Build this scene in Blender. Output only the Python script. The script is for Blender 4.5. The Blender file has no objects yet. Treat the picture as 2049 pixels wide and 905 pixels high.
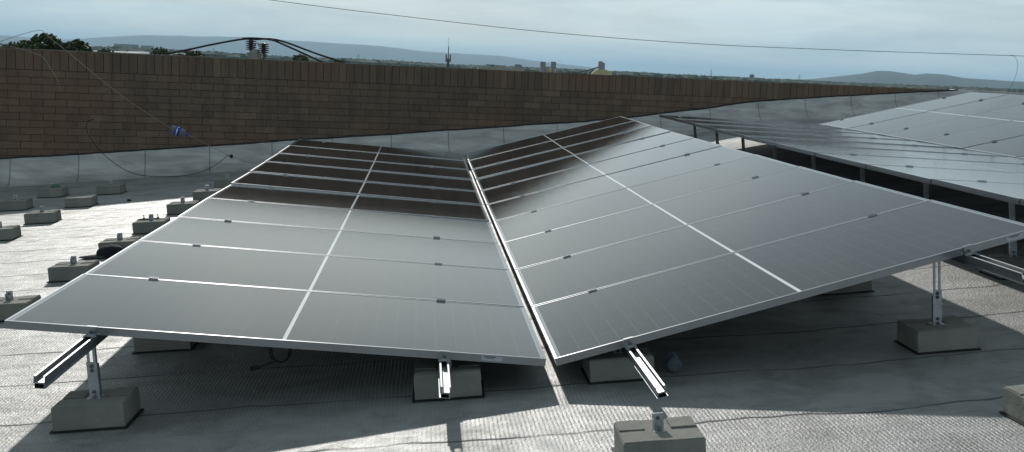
import bpy, bmesh, math, random
from mathutils import Vector, Matrix, noise
random.seed(7)
R_ = math.radians
scene = bpy.context.scene
COL = scene.collection
PITCH = 1.154

# ------------------------------------------------------------------ helpers
def link(o, parent=None):
    COL.objects.link(o)
    if parent is not None:
        o.parent = parent
    return o

def obj(name, bm, mats, parent=None, smooth=False):
    me = bpy.data.meshes.new(name)
    bm.normal_update()
    bm.to_mesh(me); bm.free()
    for m in (mats if isinstance(mats, (list, tuple)) else [mats]):
        me.materials.append(m)
    if smooth:
        for p in me.polygons: p.use_smooth = True
    return link(bpy.data.objects.new(name, me), parent)

def thing(name, label, cat, mat=None, group=None):
    o = bpy.data.objects.new(name, None)
    o.empty_display_size = 0.1
    COL.objects.link(o)
    if mat is not None: o.matrix_world = mat
    tag(o, label, cat, group)
    return o

def tag(o, label, cat, group=None, kind=None):
    if label: o['label'] = label
    if cat: o['category'] = cat
    if group: o['group'] = group
    if kind: o['kind'] = kind
    return o

def structure(o):
    o['kind'] = 'structure'; return o

def copy_tree(root, label=None, mat=None):
    r = root.copy(); COL.objects.link(r)
    if mat is not None: r.matrix_world = mat
    if label: r['label'] = label
    for ch in root.children:
        c = ch.copy(); COL.objects.link(c); c.parent = r
        for g in ch.children:
            d = g.copy(); COL.objects.link(d); d.parent = c
    return r

def box(bm, x0, x1, y0, y1, z0, z1, mat=0, M=None):
    co = [(x0,y0,z0),(x1,y0,z0),(x1,y1,z0),(x0,y1,z0),(x0,y0,z1),(x1,y0,z1),(x1,y1,z1),(x0,y1,z1)]
    vs = [bm.verts.new(M @ Vector(c) if M else c) for c in co]
    fs = []
    for f in ((0,3,2,1),(4,5,6,7),(0,1,5,4),(1,2,6,5),(2,3,7,6),(3,0,4,7)):
        a = bm.faces.new([vs[i] for i in f]); a.material_index = mat; fs.append(a)
    return vs, fs

def tube(bm, pts, r, n=8, mat=0, caps=True):
    pts = [Vector(p) for p in pts]
    rings = []
    for i, p in enumerate(pts):
        t = (pts[min(i+1, len(pts)-1)] - pts[max(i-1, 0)]).normalized()
        up = Vector((0,0,1)) if abs(t.z) < .9 else Vector((1,0,0))
        a = t.cross(up).normalized(); b = t.cross(a)
        rr = r[i] if isinstance(r, (list, tuple)) else r
        rings.append([bm.verts.new(p + rr*(math.cos(2*math.pi*k/n)*a + math.sin(2*math.pi*k/n)*b)) for k in range(n)])
    for i in range(len(rings)-1):
        for k in range(n):
            f = bm.faces.new([rings[i][k], rings[i+1][k], rings[i+1][(k+1)%n], rings[i][(k+1)%n]])
            f.material_index = mat; f.smooth = True
    if caps:
        for rg in (rings[0][::-1], rings[-1]):
            try: bm.faces.new(rg).material_index = mat
            except ValueError: pass

def smooth_path(pts, sub=8):
    pts = [Vector(p) for p in pts]
    out = []
    for i in range(len(pts)-1):
        p0 = pts[max(i-1,0)]; p1 = pts[i]; p2 = pts[i+1]; p3 = pts[min(i+2,len(pts)-1)]
        for s in range(sub):
            t = s/sub
            out.append(.5*((2*p1)+(p2-p0)*t+(2*p0-5*p1+4*p2-p3)*t*t+(3*p1-p0-3*p2+p3)*t**3))
    out.append(pts[-1])
    return out

def lathe(bm, prof, n=20, mat=0, M=None):
    rings = []
    for r, z in prof:
        rings.append([bm.verts.new((M or Matrix()) @ Vector((r*math.cos(2*math.pi*k/n), r*math.sin(2*math.pi*k/n), z))) for k in range(n)])
    for i in range(len(rings)-1):
        for k in range(n):
            f = bm.faces.new([rings[i][k], rings[i][(k+1)%n], rings[i+1][(k+1)%n], rings[i+1][k]])
            f.material_index = mat; f.smooth = True
    bm.faces.new(rings[-1]).material_index = mat
    bm.faces.new(rings[0][::-1]).material_index = mat

def interp(kn, x):
    if x <= kn[0][0]: return kn[0][1]
    for (a, u), (b, v) in zip(kn, kn[1:]):
        if x <= b:
            t = (x-a)/(b-a); return u + (v-u)*t
    return kn[-1][1]

# ------------------------------------------------------------------ materials
class NT:
    def __init__(s, name):
        s.m = bpy.data.materials.new(name); s.m.use_nodes = True
        s.t = s.m.node_tree; s.b = s.t.nodes['Principled BSDF']
    def n(s, typ, **kw):
        nd = s.t.nodes.new(typ)
        for k, v in kw.items():
            if k in ('inp',):
                for kk, vv in v.items():
                    if hasattr(vv, 'node') or isinstance(vv, bpy.types.NodeSocket): s.t.links.new(vv, nd.inputs[kk])
                    else: nd.inputs[kk].default_value = vv
            else: setattr(nd, k, v)
        return nd
    def l(s, a, b): s.t.links.new(a, b)
    def math(s, op, a, b=None, c=None, clamp=False):
        nd = s.t.nodes.new('ShaderNodeMath'); nd.operation = op; nd.use_clamp = clamp
        for i, v in enumerate((a, b, c)):
            if v is None: continue
            if isinstance(v, bpy.types.NodeSocket): s.l(v, nd.inputs[i])
            else: nd.inputs[i].default_value = v
        return nd.outputs[0]
    def mix(s, f, a, b):
        nd = s.t.nodes.new('ShaderNodeMix'); nd.data_type = 'RGBA'
        for i, v in ((0, f), (6, a), (7, b)):
            if isinstance(v, bpy.types.NodeSocket): s.l(v, nd.inputs[i])
            else: nd.inputs[i].default_value = v if i == 0 else (*v, 1)
        return nd.outputs[2]
    def noise(s, vec, scale, detail=3, rough=.5, dist=0):
        nd = s.n('ShaderNodeTexNoise', inp={'Scale': scale, 'Detail': detail, 'Roughness': rough, 'Distortion': dist})
        if vec is not None: s.l(vec, nd.inputs['Vector'])
        return nd.outputs['Fac']
    def ramp(s, f, a, b, lo=0., hi=1.):
        nd = s.n('ShaderNodeMapRange', inp={'From Min': a, 'From Max': b, 'To Min': lo, 'To Max': hi})
        s.l(f, nd.inputs['Value']); return nd.outputs[0]
    def coords(s, which='Object', scale=None):
        c = s.n('ShaderNodeTexCoord').outputs[which]
        if scale:
            mp = s.n('ShaderNodeMapping'); mp.inputs['Scale'].default_value = scale
            s.l(c, mp.inputs['Vector']); return mp.outputs[0]
        return c
    def set(s, **kw):
        for k, v in kw.items():
            k = k.replace('_', ' ')
            if isinstance(v, bpy.types.NodeSocket): s.l(v, s.b.inputs[k])
            elif k == 'Base Color': s.b.inputs[k].default_value = (*v, 1)
            else: s.b.inputs[k].default_value = v
        return s
    def bump(s, h, dist, strength=1, nrm=None):
        nd = s.n('ShaderNodeBump', inp={'Strength': strength, 'Distance': dist})
        s.l(h, nd.inputs['Height'])
        if nrm is not None: s.l(nrm, nd.inputs['Normal'])
        return nd.outputs[0]

def plain(name, col, rough=.6, metal=0., var=.15, scale=20, bump=0):
    t = NT(name); c = t.coords()
    n = t.noise(c, scale, 5)
    d = tuple(max(0, x*(1-var)) for x in col); u = tuple(min(1, x*(1+var)) for x in col)
    t.set(Base_Color=t.mix(t.ramp(n, .3, .7), d, u), Roughness=rough, Metallic=metal)
    if bump: t.set(Normal=t.bump(t.noise(c, scale*3, 4), bump))
    return t.m

# --- roof membrane: aluminised sheet with fine ribs along the slope
t = NT('aluminised_membrane')
co = t.coords('Object')
sep = t.n('ShaderNodeSeparateXYZ'); t.l(co, sep.inputs[0])
X, Y = sep.outputs[0], sep.outputs[1]
warp = t.noise(co, .8, 2)
xw = t.math('ADD', X, t.math('MULTIPLY', warp, .05))
rib = t.math('SINE', t.math('MULTIPLY', xw, 2*math.pi/.0185))
ribamp = t.math('MULTIPLY', t.ramp(t.noise(co, .9, 3), .38, .62, .12, 1.), t.ramp(t.noise(co, 14, 4, .7), .3, .7, .45, 1.))
ribh = t.math('MULTIPLY', t.math('MULTIPLY', t.math('ADD', rib, 1), .5), ribamp)
crink = t.noise(co, 52, 5, .7)
big = t.noise(co, 1.1, 3, .5)
ystr = t.noise(t.coords('Object', (.5, 7, 1)), 1., 4, .55, .5)
# cross seams every 0.68 m, a little wavy
yw = t.math('ADD', Y, t.math('MULTIPLY', t.math('SUBTRACT', t.noise(t.coords('Object', (1., .25, 1)), 1.2, 4, .6), .5), .22))
fr = t.math('FRACT', t.math('DIVIDE', t.math('ADD', yw, 40.4), .68))
dl = t.math('ABSOLUTE', t.math('SUBTRACT', fr, .5))
seam = t.math('MULTIPLY', t.ramp(dl, .009, .019, 1, 0), t.ramp(t.noise(co, 2.3, 3), .36, .5, .25, 1))
lap = t.ramp(fr, .5, .53, 0, 1)
dirt = t.ramp(t.noise(co, 2.6, 8, .72, .5), .46, .66)
col = t.mix(dirt, (.345, .347, .34), (.22, .218, .208))
col = t.mix(t.math('MULTIPLY', t.ramp(ystr, .5, .72), .35), col, (.17, .17, .17))
col = t.mix(t.math('MULTIPLY', seam, .85), col, (.05, .05, .05))
vor = t.n('ShaderNodeTexVoronoi', feature='F1', inp={'Scale': 95.}); t.l(co, vor.inputs['Vector'])
h = t.math('ADD', t.math('MULTIPLY', ribh, .0021), t.math('MULTIPLY', crink, .0056))
h = t.math('ADD', h, t.math('MULTIPLY', vor.outputs['Distance'], .0022))
h = t.math('ADD', h, t.math('MULTIPLY', lap, .0018))
h = t.math('ADD', h, t.math('MULTIPLY', big, .03))
h = t.math('ADD', h, t.math('MULTIPLY', ystr, .008))
t.set(Base_Color=col, Metallic=t.math('MULTIPLY', t.math('SUBTRACT', 1., seam), .5), Roughness=t.math('ADD', t.ramp(t.noise(co, 9, 5, .7), .3, .7, .48, .68), t.math('MULTIPLY', seam, .25)), Normal=t.bump(h, 1.))
M_ROOF = t.m

# --- flashing (same sheet, crinkled, no ribs)
t = NT('flashing_sheet')
co = t.coords('Object')
wr = t.noise(t.coords('Object', (.8, .8, 4)), 2.2, 5, .6, .6)
ln = t.noise(t.coords('Object', (1, 1, 9)), 1.3, 4, .6, .3)
col = t.mix(t.ramp(wr, .35, .7), (.36, .355, .34), (.62, .61, .59))
col = t.mix(t.math('MULTIPLY', t.ramp(ln, .55, .75), .5), col, (.30, .30, .30))
att = t.n('ShaderNodeAttribute', attribute_name='seam').outputs['Fac']
col = t.mix(t.math('MULTIPLY', att, .7), col, (.06, .06, .06))
t.set(Base_Color=col, Metallic=.35, Roughness=.5, Normal=t.bump(t.math('ADD', wr, t.math('MULTIPLY', t.noise(co, 25, 4), .25)), .009))
M_FLASH = t.m

# --- brick
t = NT('brown_brick')
co = t.coords('Object')
att = t.n('ShaderNodeAttribute', attribute_name='tone'); tone = att.outputs['Fac']
n1 = t.noise(co, 45, 5, .7); n2 = t.noise(t.coords('Object', (3, 3, .5)), 2.2, 4, .6)
col = t.mix(tone, (.155, .108, .078), (.245, .170, .118))
col = t.mix(t.math('MULTIPLY', t.ramp(n1, .4, .75), .5), col, (.075, .06, .048))
col = t.mix(t.math('MULTIPLY', t.ramp(n2, .42, .72), .55), col, (.07, .058, .048))
red = t.noise(co, .7, 3)
col = t.mix(t.math('MULTIPLY', t.ramp(red, .45, .65), .5), col, (.22, .115, .078))
t.set(Base_Color=col, Roughness=.92, Normal=t.bump(n1, .004))
M_BRICK = t.m
M_MORTAR = plain('dark_mortar', (.06, .048, .038), .95, 0, .3, 30)
M_COPE = plain('mortar_cap', (.21, .19, .155), .95, 0, .35, 12, .003)
M_TAR = plain('black_sealant', (.012, .012, .013), .6, 0, .3, 30)
M_FACADE = plain('facade_brick', (.17, .12, .09), .9, 0, .25, 4)

# --- module glass: cells in a 6 x 24 half-cut grid with a white strip in the middle
LEN, WID = 2.361, 1.134
t = NT('module_glass')
co = t.coords('Object'); sep = t.n('ShaderNodeSeparateXYZ'); t.l(co, sep.inputs[0])
X, Y = sep.outputs[0], sep.outputs[1]
xm = t.math('ABSOLUTE', t.math('SUBTRACT', X, LEN/2))
strip = t.math('LESS_THAN', xm, .0085)
endm = t.math('GREATER_THAN', xm, LEN/2-.030)
cx = t.math('ABSOLUTE', t.math('SUBTRACT', t.math('FRACT', t.math('DIVIDE', t.math('SUBTRACT', xm, .0085), (LEN/2-.030-.0085)/12)), .5))
cy = t.math('ABSOLUTE', t.math('SUBTRACT', t.math('FRACT', t.math('DIVIDE', t.math('SUBTRACT', Y, .022), (WID-.044)/6)), .5))
gx = t.math('GREATER_THAN', cx, .5-.013); gy = t.math('GREATER_THAN', cy, .5-.008)
gap = t.math('MAXIMUM', gx, gy)
fine = t.math('MULTIPLY', t.math('GREATER_THAN', t.math('SINE', t.math('MULTIPLY', Y, 2*math.pi/.0181)), .93), .25)
oi = t.n('ShaderNodeObjectInfo').outputs['Random']
celln = t.mix(oi, (.0075, .0075, .010), (.013, .012, .014))
col = t.mix(t.math('MULTIPLY', fine, .6), celln, (.05, .05, .055))
col = t.mix(gap, col, (.10, .103, .108))
col = t.mix(endm, col, (.33, .35, .36))
col = t.mix(strip, col, (.82, .83, .84))
# wiped dust: faint film and a few short streaks lying along the module
off = t.n('ShaderNodeCombineXYZ'); t.l(t.math('MULTIPLY', oi, 57.), off.inputs[0]); t.l(t.math('MULTIPLY', oi, 31.), off.inputs[1])
va = t.n('ShaderNodeVectorMath', operation='ADD'); t.l(co, va.inputs[0]); t.l(off.outputs[0], va.inputs[1])
mp = t.n('ShaderNodeMapping'); mp.inputs['Scale'].default_value = (1.8, 9, 1); t.l(va.outputs[0], mp.inputs[0])
streak = t.ramp(t.noise(mp.outputs[0], 2.6, 3, .6, .4), .71, .82)
film = t.noise(va.outputs[0], 2.2, 5, .6)
dust = t.math('ADD', t.math('MULTIPLY', streak, .16), t.ramp(film, .3, .75, .004, .018), clamp=True)
col = t.mix(dust, col, (.42, .42, .41))
rg = t.math('ADD', t.ramp(film, .3, .7, .035, .055), t.math('MULTIPLY', streak, .15))
t.set(Base_Color=col, Roughness=rg, IOR=1.5, Normal=t.bump(t.noise(va.outputs[0], 420, 2), .00012))
M_GLASS = t.m
t = NT('anodised_aluminium'); co = t.coords('Object')
t.set(Base_Color=t.mix(t.noise(co, 14, 5), (.40, .41, .43), (.46, .47, .48)), Metallic=.9, Roughness=.2)
M_ALU = t.m
M_RAIL = plain('mill_aluminium', (.36, .37, .38), .5, .9, .08, 8)
M_STEEL = plain('galvanised_steel', (.50, .51, .53), .42, .8, .2, 35)
M_BOLT = plain('bolt_steel', (.16, .16, .17), .4, .8, .2, 60)
M_BACK = plain('white_backsheet', (.55, .56, .57), .6, 0, .05, 4)
t = NT('cast_concrete'); co = t.coords('Object')
n1 = t.noise(co, 28, 6, .7); n2 = t.noise(co, 5, 4, .6); oi = t.n('ShaderNodeObjectInfo').outputs['Random']
col = t.mix(t.ramp(n2, .3, .7), (.19, .188, .162), (.30, .292, .255))
col = t.mix(t.math('MULTIPLY', t.ramp(n1, .5, .8), .5), col, (.26, .26, .24))
col = t.mix(t.math('MULTIPLY', oi, .3), col, (.15, .15, .14))
t.set(Base_Color=col, Roughness=.93, Normal=t.bump(t.math('ADD', n1, t.math('MULTIPLY', t.noise(co, 110, 3), .35)), .004))
M_CONC = t.m
M_RUB = plain('black_rubber', (.012, .012, .013), .75, 0, .3, 30)
M_CABLE = plain('cable_black', (.012, .012, .014), .45, 0, .3, 30)
M_STRING = plain('grey_string', (.27, .245, .205), .8, 0, .3, 60)
M_WIRE = plain('aerial_wire', (.10, .11, .11), .6, .3, .2, 10)
t = NT('clear_plastic'); t.set(Base_Color=(.55, .62, .68), Roughness=.15, Transmission_Weight=.85, IOR=1.15); M_PET = t.m
t = NT('blue_bottle_label')
c = t.coords('Object'); s_ = t.n('ShaderNodeSeparateXYZ'); t.l(c, s_.inputs[0])
mk = t.math('MULTIPLY', t.math('LESS_THAN', t.math('ABSOLUTE', t.math('SUBTRACT', s_.outputs[2], .11)), .012), t.ramp(t.noise(c, 60, 1), .45, .5))
t.set(Base_Color=t.mix(mk, (.01, .035, .42), (.8, .82, .85)), Roughness=.35); M_BLUE = t.m
M_CLOTH = plain('black_cloth', (.009, .009, .013), .9, 0, .3, 40, .002)
M_BRIM = plain('dark_grey_cloth', (.05, .05, .048), .9, 0, .3, 40)
M_GREEN = plain('green_scrap', (.06, .16, .09), .8, 0, .3, 40)
M_STICK = plain('paper_sticker', (.50, .52, .55), .5, 0, .05, 60)
M_INK = plain('printed_ink', (.03, .03, .04), .5, 0, .2, 60)

# ------------------------------------------------------------------ terrain of the roof
A1, A2 = -.005377, .0922455
KN = [(-30,-1.15),(-12,-1.12),(-8,-.84),(-5,-.588),(-2,-.318),(0,-.139),(2,.040),(3.1,.165),(5.1,.475),(7,.64),(9,.80),(12,.98),(20,1.02),(30,1.02)]
# smoothed knots
def kz(x):
    s = 0
    for d, w in ((-.5,.2),(-.25,.2),(0,.2),(.25,.2),(.5,.2)): s += w*interp(KN, x+d)
    return s
def roofz(x, y):
    yy = max(y, 0)
    return kz(x) + A1*y + A2*(yy/11)**2
def wall_y(x): return 13.1 + .2*x

bm = bmesh.new()
NX, NY = 130, 70
grid = []
for i in range(NX+1):
    x = -24 + 52*i/NX
    row = []
    for j in range(NY+1):
        y = -9 + (wall_y(x)+.02+9)*j/NY
        row.append(bm.verts.new((x, y, roofz(x, y))))
    grid.append(row)
for i in range(NX):
    for j in range(NY):
        bm.faces.new([grid[i][j], grid[i+1][j], grid[i+1][j+1], grid[i][j+1]])
structure(obj('roof_membrane', bm, M_ROOF, smooth=True))

# ------------------------------------------------------------------ brick building (parapet, flashing)
bld = thing('brick_building', 'long brown brick parapet wall capped with upright bricks, behind the solar panels', 'wall')
WD = Vector((1, .2, 0)).normalized(); WN = Vector((.2, -1, 0)).normalized()  # along, toward camera
WO = Vector((0, 13.1, 0)); TOP = 1.265
def wp(s, z, out=0): return WO + WD*s + WN*out + Vector((0,0,z))
S0, S1 = -24.4, 28.4
Mw = Matrix.Translation(WO) @ Matrix(((WD.x, -WN.x, 0, 0),(WD.y, -WN.y, 0, 0),(0,0,1,0),(0,0,0,1)))
bm = bmesh.new(); tone = bm.verts.layers.float.new('tone')
def brick(s0, s1, z0, z1, dz=0):
    o = random.gauss(0, .0016)
    vs, fs = box(bm, s0+.003, s1-.003, -.012-o, .28, z0+.003, z1-.003 + dz, M=Mw)
    v = min(1, max(0, random.gauss(.45, .23)))
    for a in vs: a[tone] = v
s = S0
while s < S1:
    w = .1145 + random.uniform(-.002, .002); brick(s, s+w, TOP-.295, TOP-.006, random.uniform(-.004, .003)); s += w+.0015
z = TOP-.297; k = 0
while z > -1.75:
    s = S0 - (k % 2)*.155 - random.uniform(0, .03)
    while s < S1:
        w = .31
        zb = roofz((WD*s).x, wall_y((WD*s).x))
        if z > zb-.25: brick(s, s+w, z-.1005, z)
        s += w
    z -= .1015; k += 1
obj('brickwork', bm, M_BRICK, bld)
bm = bmesh.new(); box(bm, S0, S1, 0, .27, -9, TOP-.02, M=Mw)
obj('mortar_core', bm, M_MORTAR, bld)
bm = bmesh.new()
s = S0
pr = None
while s < S1+.01:
    hz = TOP-.004 + .004*noise.noise(Vector((s*2.1, 0, 3)))
    ring = [bm.verts.new(wp(s, TOP-.022, .006)), bm.verts.new(wp(s, hz, .004)), bm.verts.new(wp(s, hz, -.29)), bm.verts.new(wp(s, TOP-.022, -.29))]
    if pr:
        for a in range(3): bm.faces.new([pr[a], pr[a+1], ring[a+1], ring[a]][::-1])
    pr = ring; s += .12
obj('mortar_coping', bm, M_COPE, bld)
# flashing turned up the wall; beyond x~9 it runs over the top of the wall
bm = bmesh.new(); sl = bm.verts.layers.float.new('seam')
bt = bmesh.new()
prev = None; prt = None
s = S0
while s < S1:
    x = (WD*s).x
    zr = roofz(x, wall_y(x)-.2)
    wob = .012*noise.noise(Vector((s*1.3, 5, 1))) + .006*noise.noise(Vector((s*6, 2, 1)))
    ft = min(zr + .375 + wob, TOP + .012)
    over = (zr + .375 > TOP)
    ph = (s+50) % .905
    sm = 1. if ph < .010 else 0.
    pz = .006*noise.noise(Vector((s*4, 9, 2)))
    prof = [(.42, roofz(x-.08, wall_y(x)-.42)+.006), (.30, zr+.012+pz), (.19, zr+.05+pz), (.115, zr+.12), (.075, zr+.2), (.045, (zr+.2+ft)/2), (.028, ft-.02), (.022+.006*noise.noise(Vector((s*5,1,8))), ft)]
    if sm: prof = [(o+.004, z_) for o, z_ in prof]
    if over: prof += [(.0, TOP+.014), (-.29, TOP+.014), (-.30, TOP-.2)]
    else: prof += [(.010, ft+.001), (.009, ft), (.008, ft-.001)]
    ring = []
    for o, z_ in prof:
        v = bm.verts.new(wp(s, z_, o)); v[sl] = sm; ring.append(v)
    if prev:
        for a in range(len(ring)-1):
            bm.faces.new([prev[a], ring[a], ring[a+1], prev[a+1]])
    prev = ring
    if not over:
        th = .016 + .010*noise.noise(Vector((s*9, 4, 4)))
        rt = [bt.verts.new(wp(s, ft-.004, .026)), bt.verts.new(wp(s, ft+th, .024)), bt.verts.new(wp(s, ft+th+.004, .008))]
        if prt:
            for a in range(2): bt.faces.new([prt[a], rt[a], rt[a+1], prt[a+1]])
        prt = rt
    s += .005 if (ph < .018 or ph > .895) else (.02 if ph > .84 else .05)
obj('flashing', bm, M_FLASH, bld, smooth=True)
obj('sealant_bead', bt, M_TAR, bld, smooth=True)
# other outer walls of the building, under the roof sheet
bm = bmesh.new()
def wallseg(pts):
    pr = None
    for x, y in pts:
        c = [bm.verts.new((x, y, -9)), bm.verts.new((x, y, roofz(x, y)-.01))]
        if pr: bm.faces.new([pr[0], c[0], c[1], pr[1]])
        pr = c
wallseg([(-24, wall_y(-24)), (-24, 0), (-24, -9)] + [(-24+52*i/26, -9) for i in range(27)] + [(28, 0), (28, wall_y(28))])
obj('outer_wall', bm, M_FACADE, bld)

# ------------------------------------------------------------------ solar modules
def frame_bm():
    b = bmesh.new(); L, W, T = LEN-.006, WID, .035
    def ring(lip, z0, z1):
        box(b, 0, L, 0, lip, z0, z1); box(b, 0, L, W-lip, W, z0, z1)
        box(b, 0, lip, lip, W-lip, z0, z1); box(b, L-lip, L, lip, W-lip, z0, z1)
    # top lip, web, lower flange
    ring(.0115, -.0035, 0); 
    def web(t0, z0, z1):
        box(b, .0008, L-.0008, .0008, .0008+t0, z0, z1); box(b, .0008, L-.0008, W-.0008-t0, W-.0008, z0, z1)
        box(b, .0008, .0008+t0, .0008+t0, W-.0008-t0, z0, z1); box(b, L-.0008-t0, L-.0008, .0008+t0, W-.0008-t0, z0, z1)
    web(.002, -T, -.0035)
    box(b, .003, L-.003, .003, .028, -T+.0005, -T+.002); box(b, .003, L-.003, W-.028, W-.003, -T+.0005, -T+.002)
    return b
def glass_bm():
    b = bmesh.new(); L, W = LEN-.006, WID
    box(b, .004, L-.004, .004, W-.004, -.006, -.0037)
    # let glass show in the middle only: top face rises to 1.5 mm below the lip
    box(b, .0116, L-.0116, .0116, W-.0116, -.0036, -.0015)
    return b
proto_frame = frame_bm(); proto_glass = glass_bm()
me_f = bpy.data.meshes.new('module_frame'); proto_frame.normal_update(); proto_frame.to_mesh(me_f); proto_frame.free(); me_f.materials.append(M_ALU)
me_g = bpy.data.meshes.new('module_glass'); proto_glass.normal_update(); proto_glass.to_mesh(me_g); proto_glass.free(); me_g.materials.append(M_GLASS)
b = bmesh.new(); box(b, .02, LEN-.026, .02, WID-.02, -.0078, -.0062)
me_b = bpy.data.meshes.new('module_backsheet'); b.normal_update(); b.to_mesh(me_b); b.free(); me_b.materials.append(M_BACK)
b = bmesh.new()
for cx_ in (LEN/2,): box(b, cx_-.06, cx_+.06, WID/2-.03, WID/2+.03, -.024, -.0079)
me_j = bpy.data.meshes.new('module_junction_box'); b.normal_update(); b.to_mesh(me_j); b.free(); me_j.materials.append(M_RUB)

class Field:
    """one sloping field of ten modules; side -1 falls to the right, +1 rises to the right"""
    def __init__(s, vx, vz, sl, qd, sk, tilt, side, y0, near, rnd):
        s.__dict__.update(vx=vx, vz=vz, sl=sl, qd=qd, sk=sk, tilt=tilt, side=side, y0=y0, near=near, rnd=rnd)
        s.g = .033
    def pt(s, y, d):
        """point on the module surface, d metres out from the valley edge"""
        t = s.tilt[0] + s.tilt[1]*y/10
        x = s.vx + s.side*(s.g/2 + d*math.cos(t)) + (s.sk*(y/11)**2 if s.near else s.sk*y)
        return Vector((x, y, s.vz + s.sl*y + s.qd*(y/11)**2 + d*math.sin(t)))
    def basis(s, k, dp=0, dr=0):
        y0 = s.y0 + k*PITCH + .01; y1 = y0 + WID
        a0, a1 = s.pt(y0, 0), s.pt(y1, 0); b0, b1 = s.pt(y0, LEN), s.pt(y1, LEN)
        yv = ((a1-a0)+(b1-b0)).normalized()
        xv = ((b0-a0)+(b1-a1)).normalized() * s.side
        zv = xv.cross(yv).normalized(); xv = yv.cross(zv).normalized()
        c = (a0+a1+b0+b1)/4
        rot = Matrix((xv, yv, zv)).transposed()
        rot = rot @ Matrix.Rotation(dp, 3, 'X') @ Matrix.Rotation(dr, 3, 'Y')
        M = rot.to_4x4(); M.translation = c - rot @ Vector((LEN/2-.003, WID/2, 0))
        return M

F1 = Field(0, 0, A1, A2, -.0079, (.05425, -.00237), -1, 0, True, 1)
F2 = Field(0, 0, A1, A2, -.0079, (.29084, -.0177), 1, 0, True, 2)
F3 = Field(5.099, .664, -.004, .061, .009, (.018, 0), -1, -.14, False, 3)
F4 = Field(5.099, .664, -.004, .061, .009, (.246, 0), 1, -.24, False, 4)
ORD = ['front', 'second', 'third', 'fourth', 'fifth', 'sixth', 'seventh', 'eighth', 'ninth', 'farthest']
FN = {1: 'near left slope', 2: 'near right slope', 3: 'far slope falling to the right', 4: 'rising slope at far right'}
PITCHDEV = {1: [.1, .1, 0, .1, -.5, -.6, -.5, -.5, -.4, -.3], 2: [.1, .1, .1, .1, 0, 0, -.1, -.5, -.5, -.4], 3: [.1, .15, .1, -.1, -.35, -.45, -.45, -.45, -.4, -.4], 4: [0]*9+[-.25]}
rr = random.Random(11)
panels = {}
for F in (F1, F2, F3, F4):
    for k in range(10):
        dp = R_(rr.gauss(0, .12) + PITCHDEV[F.rnd][k]); dr = R_(rr.gauss(0, .10))
        tone_ = 'silvery grey' if k < 5 else 'dark'
        if F.rnd == 4: tone_ = 'pale grey'
        if F.rnd == 3: tone_ = 'dull grey'
        where = {0: 'front row', 9: 'farthest row'}.get(k, ORD[k] + ' row from front')
        o = thing('solar_panel', '%s solar panel, %s of the %s' % (tone_, where, FN[F.rnd]), 'solar panel', F.basis(k, dp, dr), 'solar panels laid in two valley shaped pairs')
        for nm, me in (('frame', me_f), ('glass', me_g), ('backsheet', me_b), ('junction_box', me_j)):
            link(bpy.data.objects.new(nm, me), o)
        panels[(F.rnd, k)] = o
# stickers on the front frames
for key, x0 in (((1, 0), None), ((2, 0), None)):
    o = panels[key]
    b = bmesh.new()
    a = (LEN-.30, LEN-.205) if key[0] == 1 else (LEN-.17, LEN-.03)
    box(b, a[0], a[1], -.0006, .0006, -.028, -.005)
    s_ = obj('paper_sticker', b, M_STICK, o)
    b = bmesh.new()
    box(b, a[0]+.012, a[0]+.065, -.0010, -.0004, -.012, -.008); box(b, a[0]+.022, a[0]+.058, -.0010, -.0004, -.017, -.0155)
    obj('print', b, M_INK, s_)

# ------------------------------------------------------------------ rails (with clamps)
RAILD = {(1, 'o'): 1.995, (1, 'i'): .465, (2, 'i'): .352, (2, 'o'): 2.0, (3, 'o'): 1.995, (3, 'i'): .42, (4, 'i'): .40, (4, 'o'): 2.0}
RH = .046
def rail_frame(F, y, d, side):
    p0 = F.pt(y, d); t = (F.pt(y+.05, d)-F.pt(y-.05, d)).normalized()
    if y < 0.3: p0 = F.pt(.3, d) + (y-.3)*(F.pt(.35, d)-F.pt(.25, d))/.1; t = (F.pt(.35, d)-F.pt(.25, d)).normalized()
    xv = (F.pt(max(y,0), LEN)-F.pt(max(y,0), 0)).normalized()*F.side
    zv = xv.cross(t).normalized()
    return p0 - zv*.0354, xv, t, zv
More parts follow.
